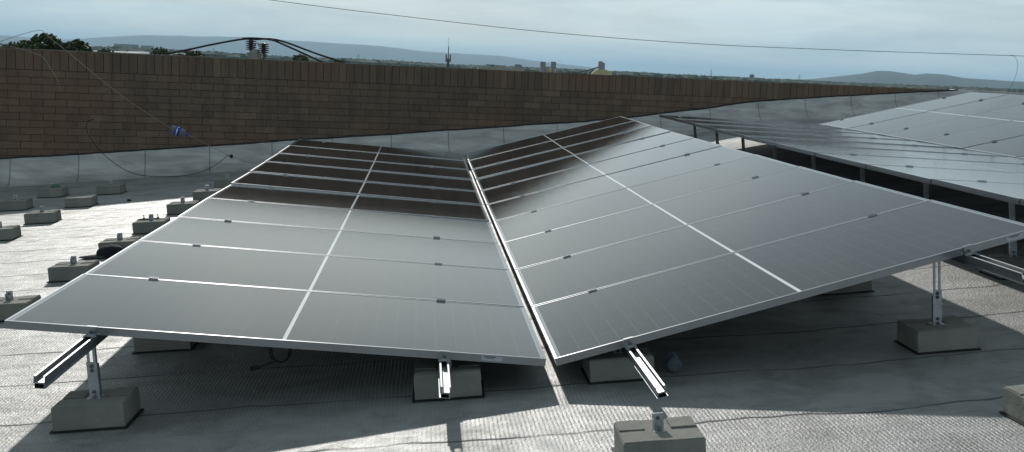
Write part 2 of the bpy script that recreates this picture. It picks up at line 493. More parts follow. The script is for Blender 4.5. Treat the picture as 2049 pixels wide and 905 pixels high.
# U channel with turned lips on a narrower foot
PROF = [(-.021,0),(-.021,-.028),(-.0165,-.030),(-.0165,-RH),(-.023,-RH),(-.023,-RH-.0025),(.023,-RH-.0025),(.023,-RH),(.0165,-RH),(.0165,-.030),(.021,-.028),(.021,0),
        (.013,0),(.013,-.0025),(.0185,-.0025),(.0185,-.024),(-.0185,-.024),(-.0185,-.0025),(-.013,-.0025),(-.013,0)]
def rail(F, which, y_start, y_end, label):
    d = RAILD[(F.rnd, which)]
    b = bmesh.new(); prev = None
    o0, xv, t, zv = rail_frame(F, y_start, d, 0)
    rot = Matrix((xv, t, zv)).transposed().to_4x4(); rot.translation = o0
    inv = rot.inverted()
    ys = [y_start, 0] + [k*.577 for k in range(1, int(y_end/.577)+1)] + [y_end]
    for y in ys:
        p0, xv, tt, zv = rail_frame(F, y, d, 0)
        ring = [b.verts.new(inv @ (p0 + xv*a + zv*c)) for a, c in PROF]
        if prev:
            n = len(ring)
            for i in range(n):
                b.faces.new([prev[i], ring[i], ring[(i+1)%n], prev[(i+1)%n]])
        else:
            first = ring
        prev = ring
    bmesh.ops.triangle_fill  # ends are closed with thin strips below
    def cap(r, flip):
        for q in ((0,1,18-0,19),(1,2,3),):
            pass
    n = len(PROF)
    for rg, fl in ((first, 1), (prev, 0)):
        quads = [(19,0,1,17),(19,17,18),(12,14,15),(11,12,15,10),(1,10,15,16),(1,16,17),(10,1,2,9),]
        for q in ((0,1,16,17),(0,17,18,19),(11,12,13,14),(11,14,15,10),(1,2,9,10,15,16)):
            try: b.faces.new([rg[i] for i in q][::(-1 if fl else 1)])
            except ValueError: pass
        for q in ((4,5,6,7),):
            try: b.faces.new([rg[i] for i in q])
            except ValueError: pass
    r = thing('mounting_rail', label, 'rail', rot, 'aluminium rails under the solar panels')
    obj('channel', b, M_RAIL, r)
    # clamps: mid clamps in the joints, end clamp at the front edge
    for k in range(0, 11):
        y = F.y0 + k*PITCH
        if k == 0: y = F.y0 + .01
        p0, xv, tt, zv = rail_frame(F, max(y, .31) if k else .31, d, 0)
        p0 = F.pt(y, d)
        M = Matrix((xv, tt, zv)).transposed().to_4x4(); M.translation = p0
        M = inv @ M
        b = bmesh.new()
        if k == 0:
            box(b, -.022, .022, -.0045, .012, .0006, .0032)      # lip over the frame
            box(b, -.022, .022, -.0085, -.0015, -.040, .0032)  # face plate
            box(b, -.026, .026, -.030, -.0085, -.0385, -.0355)
            c = obj('end_clamp', b, M_ALU, r); c.matrix_local = M
            b = bmesh.new(); lathe(b, [(.0075,0),(.0075,.004),(.005,.006)], 10, 0, Matrix.Translation((0,-.0085,-.020)) @ Matrix.Rotation(R_(90), 4, 'X'))
            bo = obj('bolt', b, M_BOLT, c)
        else:
            box(b, -.0245, .0245, -.018, .018, .0006, .0042)
            box(b, -.0245, .0245, -.0165, -.0135, .0042, .0075); box(b, -.0245, .0245, .0135, .0165, .0042, .0075)
            box(b, -.020, .020, -.0055, .0055, -.034, .0006)
            c = obj('mid_clamp', b, M_ALU, r); c.matrix_local = M
    return r
rail(F1, 'o', -.66, 11.6, 'aluminium rail sticking out past the near left slope, over the tall left post')
rail(F1, 'i', -.44, 11.6, 'aluminium rail end pointing at the viewer, just left of the valley gap')
rail(F2, 'i', -.66, 11.6, 'aluminium rail poking out low just right of the valley gap')
rail(F2, 'o', -.50, 11.6, 'aluminium rail running out at the right edge, past the tall right post')
rail(F3, 'o', -.55, 11.5, 'aluminium rail along the row of posts beyond the near right slope')
rail(F3, 'i', -.4, 11.5, 'inner aluminium rail under the far slope that falls to the right')
rail(F4, 'i', -.5, 11.4, 'inner aluminium rail under the rising slope at the far right')
rail(F4, 'o', -.5, 11.4, 'outer aluminium rail under the rising slope at the far right')

# ------------------------------------------------------------------ ballast blocks with brackets and posts
BW, BD, BH = .30, .255, .112
def body_bm(seed, w=BW, d=BD):
    b = bmesh.new(); rnd = random.Random(seed)
    box(b, -w/2, w/2, -d/2, d/2, .006, BH-.006)
    # top pads left standing around a shallow cross-shaped channel
    e = .004
    box(b, -w/2+e, -.05, .012, d/2-e, BH-.0065, BH)
    box(b, .05, w/2-e, .012, d/2-e, BH-.0065, BH+.001)
    box(b, -w/2+e, w/2-e, -d/2+e, -.012, BH-.0065, BH-.0015)
    box(b, -.049, .049, -.0115, d/2-e, BH-.0065, BH-.004)
    bmesh.ops.bevel(b, geom=[x for x in b.edges], offset=.0028, segments=2, affect='EDGES', profile=.6)
    bmesh.ops.subdivide_edges(b, edges=[x for x in b.edges if x.calc_length() > .05], cuts=3, use_grid_fill=True)
    for v in b.verts:
        n = noise.noise_vector(v.co*22 + Vector((seed*3.1, 0, 0)))
        v.co += n*.0022
    return b
bodies = []
for i in range(5):
    b = body_bm(i); me = bpy.data.meshes.new('block_body'); b.normal_update(); b.to_mesh(me); b.free(); me.materials.append(M_CONC); bodies.append(me)
b = bmesh.new(); box(b, -BW/2-.012, BW/2+.012, -BD/2-.014, BD/2+.008, .0015, .0055)
me_pad = bpy.data.meshes.new('block_pad'); b.normal_update(); b.to_mesh(me_pad); b.free(); me_pad.materials.append(M_RUB)
def bracket_bm():
    b = bmesh.new(); z = BH-.004
    box(b, -.021, .021, -.035, .022, z, z+.004)
    box(b, -.021, .021, .006, .011, z+.004, z+.062)
    box(b, -.021, -.0165, -.012, .006, z+.004, z+.045)
    return b
b = bracket_bm(); me_br = bpy.data.meshes.new('bracket'); b.normal_update(); b.to_mesh(me_br); b.free(); me_br.materials.append(M_STEEL)
b = bmesh.new(); lathe(b, [(.009,BH),(.009,BH+.006),(.005,BH+.007),(.005,BH+.013)], 8, 0, Matrix.Translation((.002,-.018,0)))
lathe(b, [(.007,0),(.007,.004)], 8, 0, Matrix.Translation((0,.006,BH+.04)) @ Matrix.Rotation(R_(90), 4, 'X'))
me_bo = bpy.data.meshes.new('anchor_bolt'); b.normal_update(); b.to_mesh(me_bo); b.free(); me_bo.materials.append(M_BOLT)

def block_mat(x, y, rz=0):
    gx = (roofz(x+.15, y)-roofz(x-.15, y))/.3; gy = (roofz(x, y+.15)-roofz(x, y-.15))/.3
    zv = Vector((-gx, -gy, 1)).normalized(); xv = Vector((1, 0, gx)).normalized(); yv = zv.cross(xv)
    M = Matrix((xv, yv, zv)).transposed().to_4x4() @ Matrix.Rotation(rz, 4, 'Z'); M.translation = Vector((x, y, roofz(x, y)+.0015))
    return M
cnt = [0]
def ballast(x, y, label, rz=None, post=None, bracket=True, solid=False, group='concrete ballast blocks on the roof'):
    cnt[0] += 1
    rz = R_(random.uniform(-2.5, 2.5)) if rz is None else R_(rz)
    M = block_mat(x, y, rz)
    o = thing('ballast_block', label, 'concrete block', M, group)
    link(bpy.data.objects.new('block', bodies[cnt[0] % 5]), o)
    link(bpy.data.objects.new('rubber_pad', me_pad), o)
    if post is not None:
        H = post - .004           # height of the rail foot above the block top, along the block's normal
        z = BH-.004
        b = bmesh.new()           # lower angle, open to the right
        box(b, -.030, .030, -.034, .026, z, z+.004)
        lo = min(.175, H*.72)
        box(b, -.022, .022, -.013, -.009, z+.004, z+lo); box(b, .0185, .0225, -.009, .019, z+.004, z+lo-.012)
        box(b, -.0225, -.019, -.009, .004, z+.004, z+lo-.03)
        pm = obj('post', b, M_STEEL, o)
        b = bmesh.new()           # upper slotted blade
        top = z+H+.028
        zz = z+lo*.55
        box(b, -.019, -.007, -.0085, -.0050, zz, top); box(b, .007, .019, -.0085, -.0050, zz, top)
        box(b, -.007, .007, -.0085, -.0050, zz, z+lo-.01); box(b, -.007, .007, -.0085, -.0050, top-.02, top)
        box(b, .0155, .0183, -.005, .014, zz, top-.004)
        if solid: box(b, -.0065, .0065, -.0080, -.0055, z+lo-.008, top-.021)
        obj('slotted_blade', b, M_STEEL, o)
        for bz in (lo-.018, lo-.037, .030):
            b = bmesh.new(); lathe(b, [(.0085,0),(.0085,.005),(.005,.006),(.005,.010)], 8, 0, Matrix.Translation((0,-.013,z+bz)) @ Matrix.Rotation(R_(90), 4, 'X'))
            obj('bolt', b, M_BOLT, pm)
        b = bmesh.new(); lathe(b, [(.009,0),(.009,.006),(.004,.007),(.004,.012)], 8, 0, Matrix.Translation((.0,-.024,z+.004)))
        obj('anchor_bolt', b, M_BOLT, pm)
    elif bracket:
        br = link(bpy.data.objects.new('bracket', me_br), o)
        link(bpy.data.objects.new('bolt', me_bo), br)
    return o
def railfoot(F, which, y):
    p0, xv, t, zv = rail_frame(F, y, RAILD[(F.rnd, which)], 0)
    return p0 - zv*(RH+.0025)
def under(F, which, y, label, dx=0, solid=False):
    p = railfoot(F, which, y)
    H = p.z - roofz(p.x+dx, y) - BH
    return ballast(p.x+dx, y, label, rz=random.uniform(-1.5, 1.5), post=H if H > .10 else None, solid=solid)
NTH = ['first', 'second', 'third', 'fourth', 'fifth', 'sixth', 'seventh', 'eighth', 'ninth']
o = under(F1, 'o', .0, 'concrete block with a tall steel post under the front left panel corner', .02)
o.matrix_world = block_mat(-1.985, .012, R_(-1))
o = under(F2, 'o', .25, 'concrete block with a tall slotted steel post, front right under the panel edge', -.01)
under(F1, 'i', .08, 'grey concrete block in shade left of the valley gap, behind the short rail end', .03)
under(F2, 'i', .16, 'grey concrete block in shade right of the valley gap, behind the slanting rail end', -.035)
ballast(.30, -1.0, 'concrete block in the sun at the bottom edge, with a single upright bracket', rz=-1.5)
ballast(1.885, -.93, 'concrete block cut off by the right edge of the picture, below the tall right post', rz=2)
for k in range(1, 9):
    y = 1.25*k
    under(F1, 'o', y+.13, ('concrete block half hidden under the left slope behind the tall left post' if k == 1 else 'concrete block under the outer left rail, %s from the front' % NTH[k]), .03)
    under(F2, 'o', y+.42, ('dark concrete block under the right slope, left of the tall right post' if k == 1 else 'concrete block under the outer right rail, %s from the front' % NTH[k]), .03)
    if k < 4:
        under(F1, 'i', y+.1, 'concrete block deep under the left slope beside the valley, %s from the front' % NTH[k])
        under(F2, 'i', y+.2, 'concrete block deep under the right slope beside the valley, %s from the front' % NTH[k])
for k in range(0, 9):
    y = .42 + 1.25*k
    under(F3, 'o', y, 'concrete block with a post, in the alley behind the near right slope, %s from front' % NTH[k], .0, True)
# loose rows on the open roof at the left
LB = [(-3.21,1.25,'concrete block left of the front panel corner, nearest the camera in its row'),
      (-3.21,2.50,'concrete block with a bent bracket at the left edge, beside the front panel'),
      (-3.21,3.85,'concrete block with a bracket just below the black cap, beside the second panel'),
      (-3.17,5.02,'concrete block with a bright nut on its bracket, behind the black cap'),
      (-3.19,6.24,'concrete block carrying the black clips'),
      (-3.17,7.59,'concrete block with a bracket, right behind the block with the black clips'),
      (-3.12,8.72,'concrete block half behind the panels, just inside the wall shadow'),
      (-3.10,9.98,'farthest concrete block beside the panel edge, in the wall shadow'),
      (-4.63,6.33,'concrete block cut by the left edge, out on the sunlit roof'),
      (-4.60,7.47,'concrete block standing in the sun in the middle of the open roof'),
      (-4.58,8.77,'concrete block with its top clear, just inside the wall shadow'),
      (-4.56,9.98,'concrete block below the wall, right one of the far pair'),
      (-5.32,8.78,'concrete block at the left edge with a bracket, in the wall shadow'),
      (-5.28,9.98,'concrete block below the wall with a green scrap on top')]
for x, y, lab in LB:
    ballast(x, y, lab, rz=random.uniform(-4, 1), bracket=not (x == -4.58))

# ------------------------------------------------------------------ small things lying about
def bottle(M, label, name='plastic_bottle'):
    o = thing(name, label, 'bottle', M)
    b = bmesh.new()
    prof = [(.024,0),(.034,.004),(.036,.02),(.034,.05),(.036,.07),(.036,.15),(.033,.17),(.036,.19),(.030,.215),(.018,.235),(.0135,.245),(.0135,.258)]
    lathe(b, prof, 20); obj('bottle_shell', b, M_PET, o)
    b = bmesh.new(); lathe(b, [(.0155,.258),(.0155,.274)], 14); obj('bottle_cap', b, M_BLUE, o)
    return o
# hanging bottle threaded on the string
bo = bottle(Matrix(), 'clear plastic bottle with blue wrapper threaded on the string before the wall')
p0, p1 = Vector((-4.04, 11, .262)), Vector((-3.80, 11, .186))
q = (p1-p0).to_track_quat('Z', 'Y'); bo.matrix_world = Matrix.Translation(p0) @ q.to_matrix().to_4x4() @ Matrix.Diagonal((1.75, 1.75, .85, 1)) 
b = bmesh.new(); lathe(b, [(.0368,.075),(.0368,.145)], 20); obj('wrapper', b, M_BLUE, bo)
g = roofz(.56, .2)
bo = bottle(Matrix.Translation((.60, .10, roofz(.60, .10)+.040)) @ Matrix.Rotation(R_(-94), 4, 'X') @ Matrix.Rotation(R_(8), 4, 'Y'), 'empty clear plastic bottle lying in the shade beside the block right of the valley')

def wire(name, pts, r, m, label, cat, sub=8):
    b = bmesh.new(); tube(b, smooth_path(pts, sub), r, 6)
    return tag(obj(name, b, m), label, cat)
s1 = [(-7.6,12.6,1.0),(-6.9,12.0,1.18),(-6.254,11.0,1.339),(-5.996,11.0,1.444),(-5.739,11.0,1.515),(-5.644,11.0,1.447),(-5.357,11.0,1.222),(-4.744,11.0,.733),(-4.04,11.0,.270),(-3.80,11,.186),(-3.229,11.0,-.081),(-2.843,11.0,-.185),(-2.4,11.1,-.25)]
wire('string', s1, .0036, M_STRING, 'grey string hanging from above the wall through the plastic bottle to the roof', 'string')
wire('string', [(-6.5,11.6,1.27),(-6.196,11.2,1.285),(-6.003,11.2,1.241),(-5.777,11.2,1.164),(-5.681,11.2,1.027),(-5.579,11.2,.849),(-5.56,11.25,.70)], .0034, M_STRING, 'short brown string drooping over the top left of the brick wall', 'string')
zc = lambda x, y: roofz(x, y)+.012
wire('cable', [(-5.33,11.96,.30),(-5.316,11.6,.267),(-5.219,11.3,.127),(-5.068,11.2,-.047),(-4.903,11.2,-.207),(-4.703,11.2,-.339),(-4.42,11.0,-.388),(-3.987,11.0,-.388),(-3.652,11.0,-.318),(-3.417,11.0,-.192),(-3.283,11.0,-.076),(-3.229,11.0,-.081)], .0045, M_CABLE, 'dark cable sagging from the wall along the foot of the flashing to the black knot', 'cable')
b = bmesh.new(); bmesh.ops.create_icosphere(b, subdivisions=2, radius=.026)
for v in b.verts: v.co *= 1+.25*noise.noise(v.co*60)
k_ = obj('knot', b, M_RUB, smooth=True); k_.location = (-3.229, 11, -.081); tag(k_, 'black knot where the string and the sagging cable meet', 'knot')
wire('overhead_wire', [(-9,12,2.62),(-2.865,12.0,2.118),(-.998,12.0,1.983),(1.222,12.0,1.851),(3.509,12.0,1.79),(5.862,12.0,1.802),(8.573,12.0,1.843),(12,12,1.90)], .0045, M_WIRE, 'thin wire crossing the sky from the top of the picture to the right edge', 'wire')
wire('overhead_wire', [(9.15,13.3,1.893),(9.322,13.5,1.888),(9.405,13.5,1.782),(9.401,13.5,1.571),(9.372,13.6,1.333),(9.36,13.8,1.0)], .003, M_WIRE, 'faint loop of wire dropping to the roof at the far right', 'wire')

# black cap lying against a block
cap = thing('cap', 'black cap with a flat brim lying on the roof against a concrete block', 'cap')
b = bmesh.new(); n = 20; rings = []
for j in range(7):
    ph = j/6*math.pi/2
    rings.append([b.verts.new(((.095*math.cos(ph))*math.cos(2*math.pi*k/n)*(1.12), .085*math.cos(ph)*math.sin(2*math.pi*k/n), .082*math.sin(ph)**.7 + .012*noise.noise(Vector((k*.9, j, 0))))) for k in range(n)])
for j in range(6):
    for k in range(n):
        try: b.faces.new([rings[j][k], rings[j][(k+1)%n], rings[j+1][(k+1)%n], rings[j+1][k]])
        except ValueError: pass
bmesh.ops.remove_doubles(b, verts=b.verts, dist=.0005)
obj('crown', b, M_CLOTH, cap, True)
b = bmesh.new(); up = []; dn = []
for k in range(13):
    a = math.pi/2 + math.pi*k/12
    for lst, dz in ((up, .004), (dn, 0)):
        lst.append((b.verts.new((.085*math.cos(a)*.9, .078*math.sin(a), .010+dz)), b.verts.new((-.03+.20*math.cos(a), .082*math.sin(a), .006+dz-.01*abs(math.sin(a))))))
for k in range(12):
    b.faces.new([up[k][0], up[k+1][0], up[k+1][1], up[k][1]]); b.faces.new([dn[k][0], dn[k][1], dn[k+1][1], dn[k+1][0]])
    b.faces.new([up[k][1], up[k+1][1], dn[k+1][1], dn[k][1]])
obj('brim', b, M_BRIM, cap, True)
cap.matrix_world = Matrix.Translation((-3.20, 4.81, roofz(-3.20, 4.81)+.012)) @ Matrix.Rotation(R_(8), 4, 'Z') @ Matrix.Rotation(R_(-5), 4, 'Y') @ Matrix.Scale(1.12, 4)

# black clips on a block
clip = thing('cable_clip', 'black bar with two upright bolts lying on a concrete block', 'clip')
b = bmesh.new(); box(b, -.10, .09, -.010, .010, 0, .010); box(b, -.115, -.10, -.014, .014, -.002, .006); obj('bar', b, M_RUB, clip)
for xx in (-.055, .078):
    b = bmesh.new(); lathe(b, [(.010,.010),(.010,.018),(.0045,.019),(.0045,.040),(.007,.041),(.007,.046)], 8, 0, Matrix.Translation((xx,0,0))); obj('bolt', b, M_BOLT, clip)
clip.matrix_world = block_mat(-3.22, 6.31, 0) @ Matrix.Translation((0, 0, BH))
b = bmesh.new(); bmesh.ops.create_icosphere(b, subdivisions=3, radius=.045)
for v in b.verts: v.co = Vector((v.co.x*1.3, v.co.y, max(0, v.co.z)*.9)) * (1+.5*noise.noise(v.co*30))
gs = obj('plastic_scrap', b, M_GREEN, smooth=True); gs.matrix_world = block_mat(-5.24, 9.98) @ Matrix.Translation((0, 0, BH)); tag(gs, 'crumpled green plastic scrap on top of a far concrete block', 'scrap')
b = bmesh.new(); bmesh.ops.create_icosphere(b, subdivisions=2, radius=.022)
for v in b.verts: v.co = Vector((v.co.x*1.3, v.co.y, v.co.z*.7))*(1+.3*noise.noise(v.co*50))
pb = obj('pebble', b, M_RUB, smooth=True); pb.location = (-4.1, 9.0, roofz(-4.1, 9.0)+.012); tag(pb, 'small black lump on the roof at the edge of the wall shadow', 'debris')

# module lead cables hanging below the front panels
def lead(F, k, d, y, label=None):
    o = panels[(F.rnd, k)]; inv = o.matrix_world.inverted()
    c = F.pt(y, d)
    b = bmesh.new()
    for ph in (0, .6):
        pts = [c + Vector((.045*math.cos(a)*1.0+.012*ph, .02*ph, -.100+.060*math.sin(a))) for a in [2*math.pi*i/16+ph for i in range(17)]]
        tube(b, [inv @ p for p in pts], .0042, 6)
    pts = [c+Vector((-.02, 0, -.157)), c+Vector((-.06, -.01, -.168)), c+Vector((-.09, -.02, -.175))]
    tube(b, [inv @ p for p in smooth_path(pts, 4)], .0042, 6)
    tube(b, [inv @ (c+Vector((-.085, -.02, -.174))), inv @ (c+Vector((-.125, -.025, -.186)))], .0095, 8)
    obj('lead_cable', b, M_CABLE, o)
lead(F1, 0, 1.22, .22); lead(F2, 0, 1.2, .45)

# ------------------------------------------------------------------ the land beyond
t = NT('far_land'); co = t.coords('Object')
n1 = t.noise(co, .004, 6, .6); n2 = t.noise(co, .03, 5, .6)
t.set(Base_Color=t.mix(t.ramp(n2, .35, .65), (.05, .075, .035), (.11, .12, .065)), Roughness=1.)
M_LAND = t.m
bm = bmesh.new(); G = 46
gv = [[bm.verts.new(((i/G-.5)*60000, (j/G-.5)*60000, -9.05)) for j in range(G+1)] for i in range(G+1)]
for i in range(G):
    for j in range(G): bm.faces.new([gv[i][j], gv[i+1][j], gv[i+1][j+1], gv[i][j+1]])
structure(obj('ground', bm, M_LAND))
M_HILL = plain('wooded_hill', (.026, .045, .052), 1., 0, .35, .002)
def hills(name, prof, D, depth, amp, seed, m, step=.12):
    b = bmesh.new(); prev = None
    a = prof[0][0]
    while a <= prof[-1][0]+1e-6:
        h = interp(prof, a); ring = []
        for j in range(9):
            u = j/8; f = math.sin(math.pi*min(1, u*1.15+.0)/1.15)**1.2 if u < .99 else 0
            f = (math.sin(math.pi*u)) ** .8 if 0 < u < 1 else 0
            r = D + (u-.5)*depth
            ar = math.radians(a)
            n_ = amp*noise.fractal(Vector((a*.9+seed, u*3, seed)), 1., 2., 4)*f + .35*amp*noise.noise(Vector((a*6, u*7, seed)))*f
            # stand the crest at its measured height, scaled for its distance
            z_ = -9.2 + (h+9.2)*f + n_*(1 if u != .5 else .35)
            ring.append(b.verts.new((-.6+r*math.sin(ar), -5+r*math.cos(ar), z_)))
        if prev:
            for j in range(8): b.faces.new([prev[j], ring[j], ring[j+1], prev[j+1]])
        prev = ring; a += step
    return structure(obj(name, b, m, smooth=True))
hills('far_hills', [(-60,120),(-40,170),(-26,150),(-19.5,90),(-16.9,78),(-16.17,92),(-14.63,133),(-13.46,157),(-11.08,174),(-8.63,188),(-6.79,179),(-3.73,171),(-2.17,166),(-.27,134),(1.85,124),(3.62,124),(5.94,80),(8.16,48),(9.32,13),(10.25,-4),(11.3,-9.2)], 12000, 3800, 9, 3, M_HILL)
hills('right_hills', [(16,-9),(17.66,2),(18.95,11),(20.2,30),(21.44,50),(22.24,70),(22.8,71),(24.0,58),(24.51,67),(25.33,66),(26.28,52),(28.84,47),(34,60),(42,30),(50,40),(60,-9)], 6000, 1500, 3, 8, M_HILL)
M_WOOD = plain('woodland', (.035, .055, .028), 1., 0, .4, .05)
# far woods that read as one mass: bands of small crowns
def woods(name, prof, D, m, seed, cr, n, label):
    b = bmesh.new(); rnd = random.Random(seed)
    base = bmesh.new(); bmesh.ops.create_icosphere(base, subdivisions=1, radius=1)
    bv = [v.co.copy() for v in base.verts]; bf = [[v.index for v in f.verts] for f in base.faces]; base.free()
    for _ in range(n):
        a = rnd.uniform(prof[0][0], prof[-1][0]); r = D*rnd.uniform(.8, 1.25); ar = math.radians(a)
        h = interp(prof, a); top = 1.3+(h-1.3)*r/D*rnd.uniform(.35, 1.08); top = max(top, -5)
        s = cr*rnd.uniform(.6, 1.4); c = Vector((-.6+r*math.sin(ar), -5+r*math.cos(ar), (top-9)/2))
        hz = (top+9)/2; q = rnd.random()*10
        vs = [b.verts.new(c+Vector((v.x*s*1.6, v.y*s*1.6, v.z*hz))*(1+.22*noise.noise(v*2+Vector((q,q,0))))) for v in bv]
        for f in bf: b.faces.new([vs[i] for i in f])
    return tag(obj(name, b, m), label, 'woodland', kind='stuff')
woods('woodland', [(-40,3),(-19.49,3.3),(-16.32,3.8),(-14.88,6.6),(-14.11,7),(-13.09,6.4),(-10.27,6.5),(-9.46,5.2),(-6.54,4.0),(-3.72,5.0),(-1.12,4.8),(1.17,3.2),(5.05,4.3),(9.32,4.6),(13.04,3.6),(17,3.6),(21,3.0),(28.87,4.7),(45,4)], 1800, M_WOOD, 4, 7, 5200, 'belt of far green woodland below the blue hills')

# near trees behind the wall
t = NT('tree_leaves'); oi = t.n('ShaderNodeAttribute', attribute_name='leaf').outputs['Fac']
t.set(Base_Color=t.mix(oi, (.022, .04, .014), (.075, .105, .03)), Roughness=.65)
M_LEAF = t.m
M_BARK = plain('bark', (.09, .07, .05), .9, 0, .3, 5)
def tree(x, y, top, rad, seed, label, nleaf=2600, mul=3.5):
    o = thing('tree', label, 'tree', Matrix.Translation((x, y, -9)), 'trees behind the brick wall')
    rnd = random.Random(seed); H = top+9
    b = bmesh.new()
    tube(b, smooth_path([(0,0,0),(.1,0,H*.3),(.0,.1,H*.55),(.1,0,H*.8)], 4), [.35*H/10*(1-.055*i) for i in range(13)], 8)
    clumps = []
    for i in range(16):
        a = rnd.uniform(0, 6.28); rr_ = rad*rnd.uniform(.2, .8); zc_ = H*rnd.uniform(.62, .93)
        c = Vector((rr_*math.cos(a), rr_*math.sin(a), min(zc_, H-.25*rad-(rr_/rad)**2*rad*.45))); clumps.append((c, rad*rnd.uniform(.22, .38)))
        tube(b, [(0, 0, H*.45), (c.x*.5, c.y*.5, (H*.45+c.z)/2+.2), c], [.12*H/10, .07*H/10, .02], 5)
    clumps.append((Vector((0, 0, H-.3*rad)), .3*rad))
    obj('trunk', b, M_BARK, o)
    b = bmesh.new(); lf = b.verts.layers.float.new('leaf')
    for i in range(int(nleaf*mul)):
        c, r = clumps[rnd.randrange(len(clumps))]
        d = Vector((rnd.gauss(0,1), rnd.gauss(0,1), rnd.gauss(0,1))).normalized()*r*rnd.uniform(.55, 1.05)
        d.z *= .75
        p = c+d; s = rnd.uniform(.045, .10)*rad/3
        q = Vector((rnd.gauss(0,1), rnd.gauss(0,1), rnd.gauss(0,.6)+.6)).normalized(); u = q.orthogonal().normalized(); w = q.cross(u)
        lv = min(1, max(0, rnd.gauss(.45, .25)))
        vs = []
        for k in range(5):
            an = k*1.2566; vs.append(b.verts.new(p + s*(u*math.cos(an)*1.5+w*math.sin(an)))); vs[-1][lf] = lv
        b.faces.new(vs)
    obj('crown', b, M_LEAF, o)
tree(-21.2, 60, 2.22, 2.9, 1, 'largest dark tree above the left end of the wall', 4200)
tree(-23.6, 62, 1.62, 2.0, 2, 'low tree at the left end, left of the largest tree', 2400)
tree(-18.9, 63, 1.5, 1.9, 12, 'low tree just right of the largest tree', 2000)
tree(-15.2, 60, 1.70, 1.7, 3, 'dark tree left of the black cables above the wall', 2600)
tree(-13.4, 60, 1.62, 2.0, 4, 'tree under the left black cable above the wall', 2600)
tree(-7.55, 60, 1.66, 1.5, 5, 'small tree between the utility pole and the cables running down right', 2200)
tree(-5.4, 60, 1.44, 1.2, 6, 'lowest tree top peeping over the wall at the end of the black cables', 1500)

# utility pole with cable bundles
M_POLE = plain('pole_concrete', (.30, .28, .25), .9, 0, .2, 3)
M_PORC = plain('insulator', (.05, .035, .04), .35, 0, .2, 10)
pole = thing('utility_pole', 'concrete utility pole with two stacks of insulators rising behind the wall', 'utility pole', Matrix.Translation((-5.70, 30, -9)))
b = bmesh.new(); lathe(b, [(.22,0),(.145,10.50),(.13,10.51)], 20); obj('shaft', b, M_POLE, pole)
for nm, cx_, zb, n_ in (('insulator', -.10, 10.45, 5), ('insulator', .27, 10.38, 5)):
    b = bmesh.new(); prof = [(.03, 0)]
    for i in range(n_):
        zz = .03+i*.058; prof += [(.045, zz), (.155, zz+.010), (.155, zz+.034), (.08, zz+.045)]
    prof += [(.04, .34)]
    lathe(b, prof, 16, 0, Matrix.Translation((cx_, 0, zb))); obj(nm, b, M_PORC, pole)
b = bmesh.new(); tube(b, [(.05,0,10.15),(.2,0,10.18),(.30,0,10.28)], .025, 8); tube(b, [(.30,0,10.2),(.30,0,10.40)], .02, 8)
box(b, -.22, .36, -.03, .03, 10.36, 10.40)
for xx in (.18, .26, .34): tube(b, [(xx,0,10.24),(xx,0,10.38)], .018, 6)
obj('crossarm', b, M_BOLT, pole)
b = bmesh.new(); tube(b, smooth_path([(-.02,0,10.45),(.02,-.05,10.62),(.08,0,10.7),(.13,.05,10.6)], 5), .012, 6); obj('jumper', b, M_CABLE, pole)
kz30 = lambda: 0
def pcable(pts, label): wire('power_cable', pts, .032, M_CABLE, label, 'power cable', 10)
pcable([(-12.5,30,.20),(-8.157,30,1.274),(-6.9,30,1.60),(-6.05,30,1.79),(-5.72,30,1.80)], 'black power cable sloping down to the left from the utility pole')
pcable([(-6.05,30,1.815),(-5.72,30,1.835),(-5.25,30,1.815),(-4.9,30,1.71),(-3.768,30,1.253),(-1.5,30,.35)], 'lower black power cable sloping down to the right from the utility pole')
pcable([(-5.72,30.1,1.80),(-5.25,30.1,1.835),(-4.8,30.1,1.76),(-3.9,30.1,1.47),(-2.875,30.1,1.17),(-.5,30.1,.40)], 'upper black power cable sloping down to the right from the utility pole')

# telecom mast
M_MAST = plain('mast_steel', (.16, .17, .19), .6, .4, .2, 3)
mast = thing('telecom_mast', 'slim telecom mast with antenna boxes rising over the middle of the wall', 'mast', Matrix.Translation((5.42, 300, -9)))
b = bmesh.new(); tube(b, [(0,0,0),(0,0,12)], [.42,.34], 10); tube(b, [(0,0,12),(0,0,15.2)], [.16,.10], 8); tube(b, [(0,0,15.2),(0,0,17.6)], .05, 6)
obj('shaft', b, M_MAST, mast)
for i in range(3):
    a = i*2.094+.5; b = bmesh.new()
    box(b, -.16, .16, -.1, .1, -1., 1., M=Matrix.Translation((.62*math.cos(a), .62*math.sin(a), 12.1)) @ Matrix.Rotation(a, 4, 'Z')); obj('antenna', b, M_MAST, mast)
b = bmesh.new(); box(b, -.5, .1, -.3, .3, 9.2, 10.2); obj('cabinet', b, M_MAST, mast)

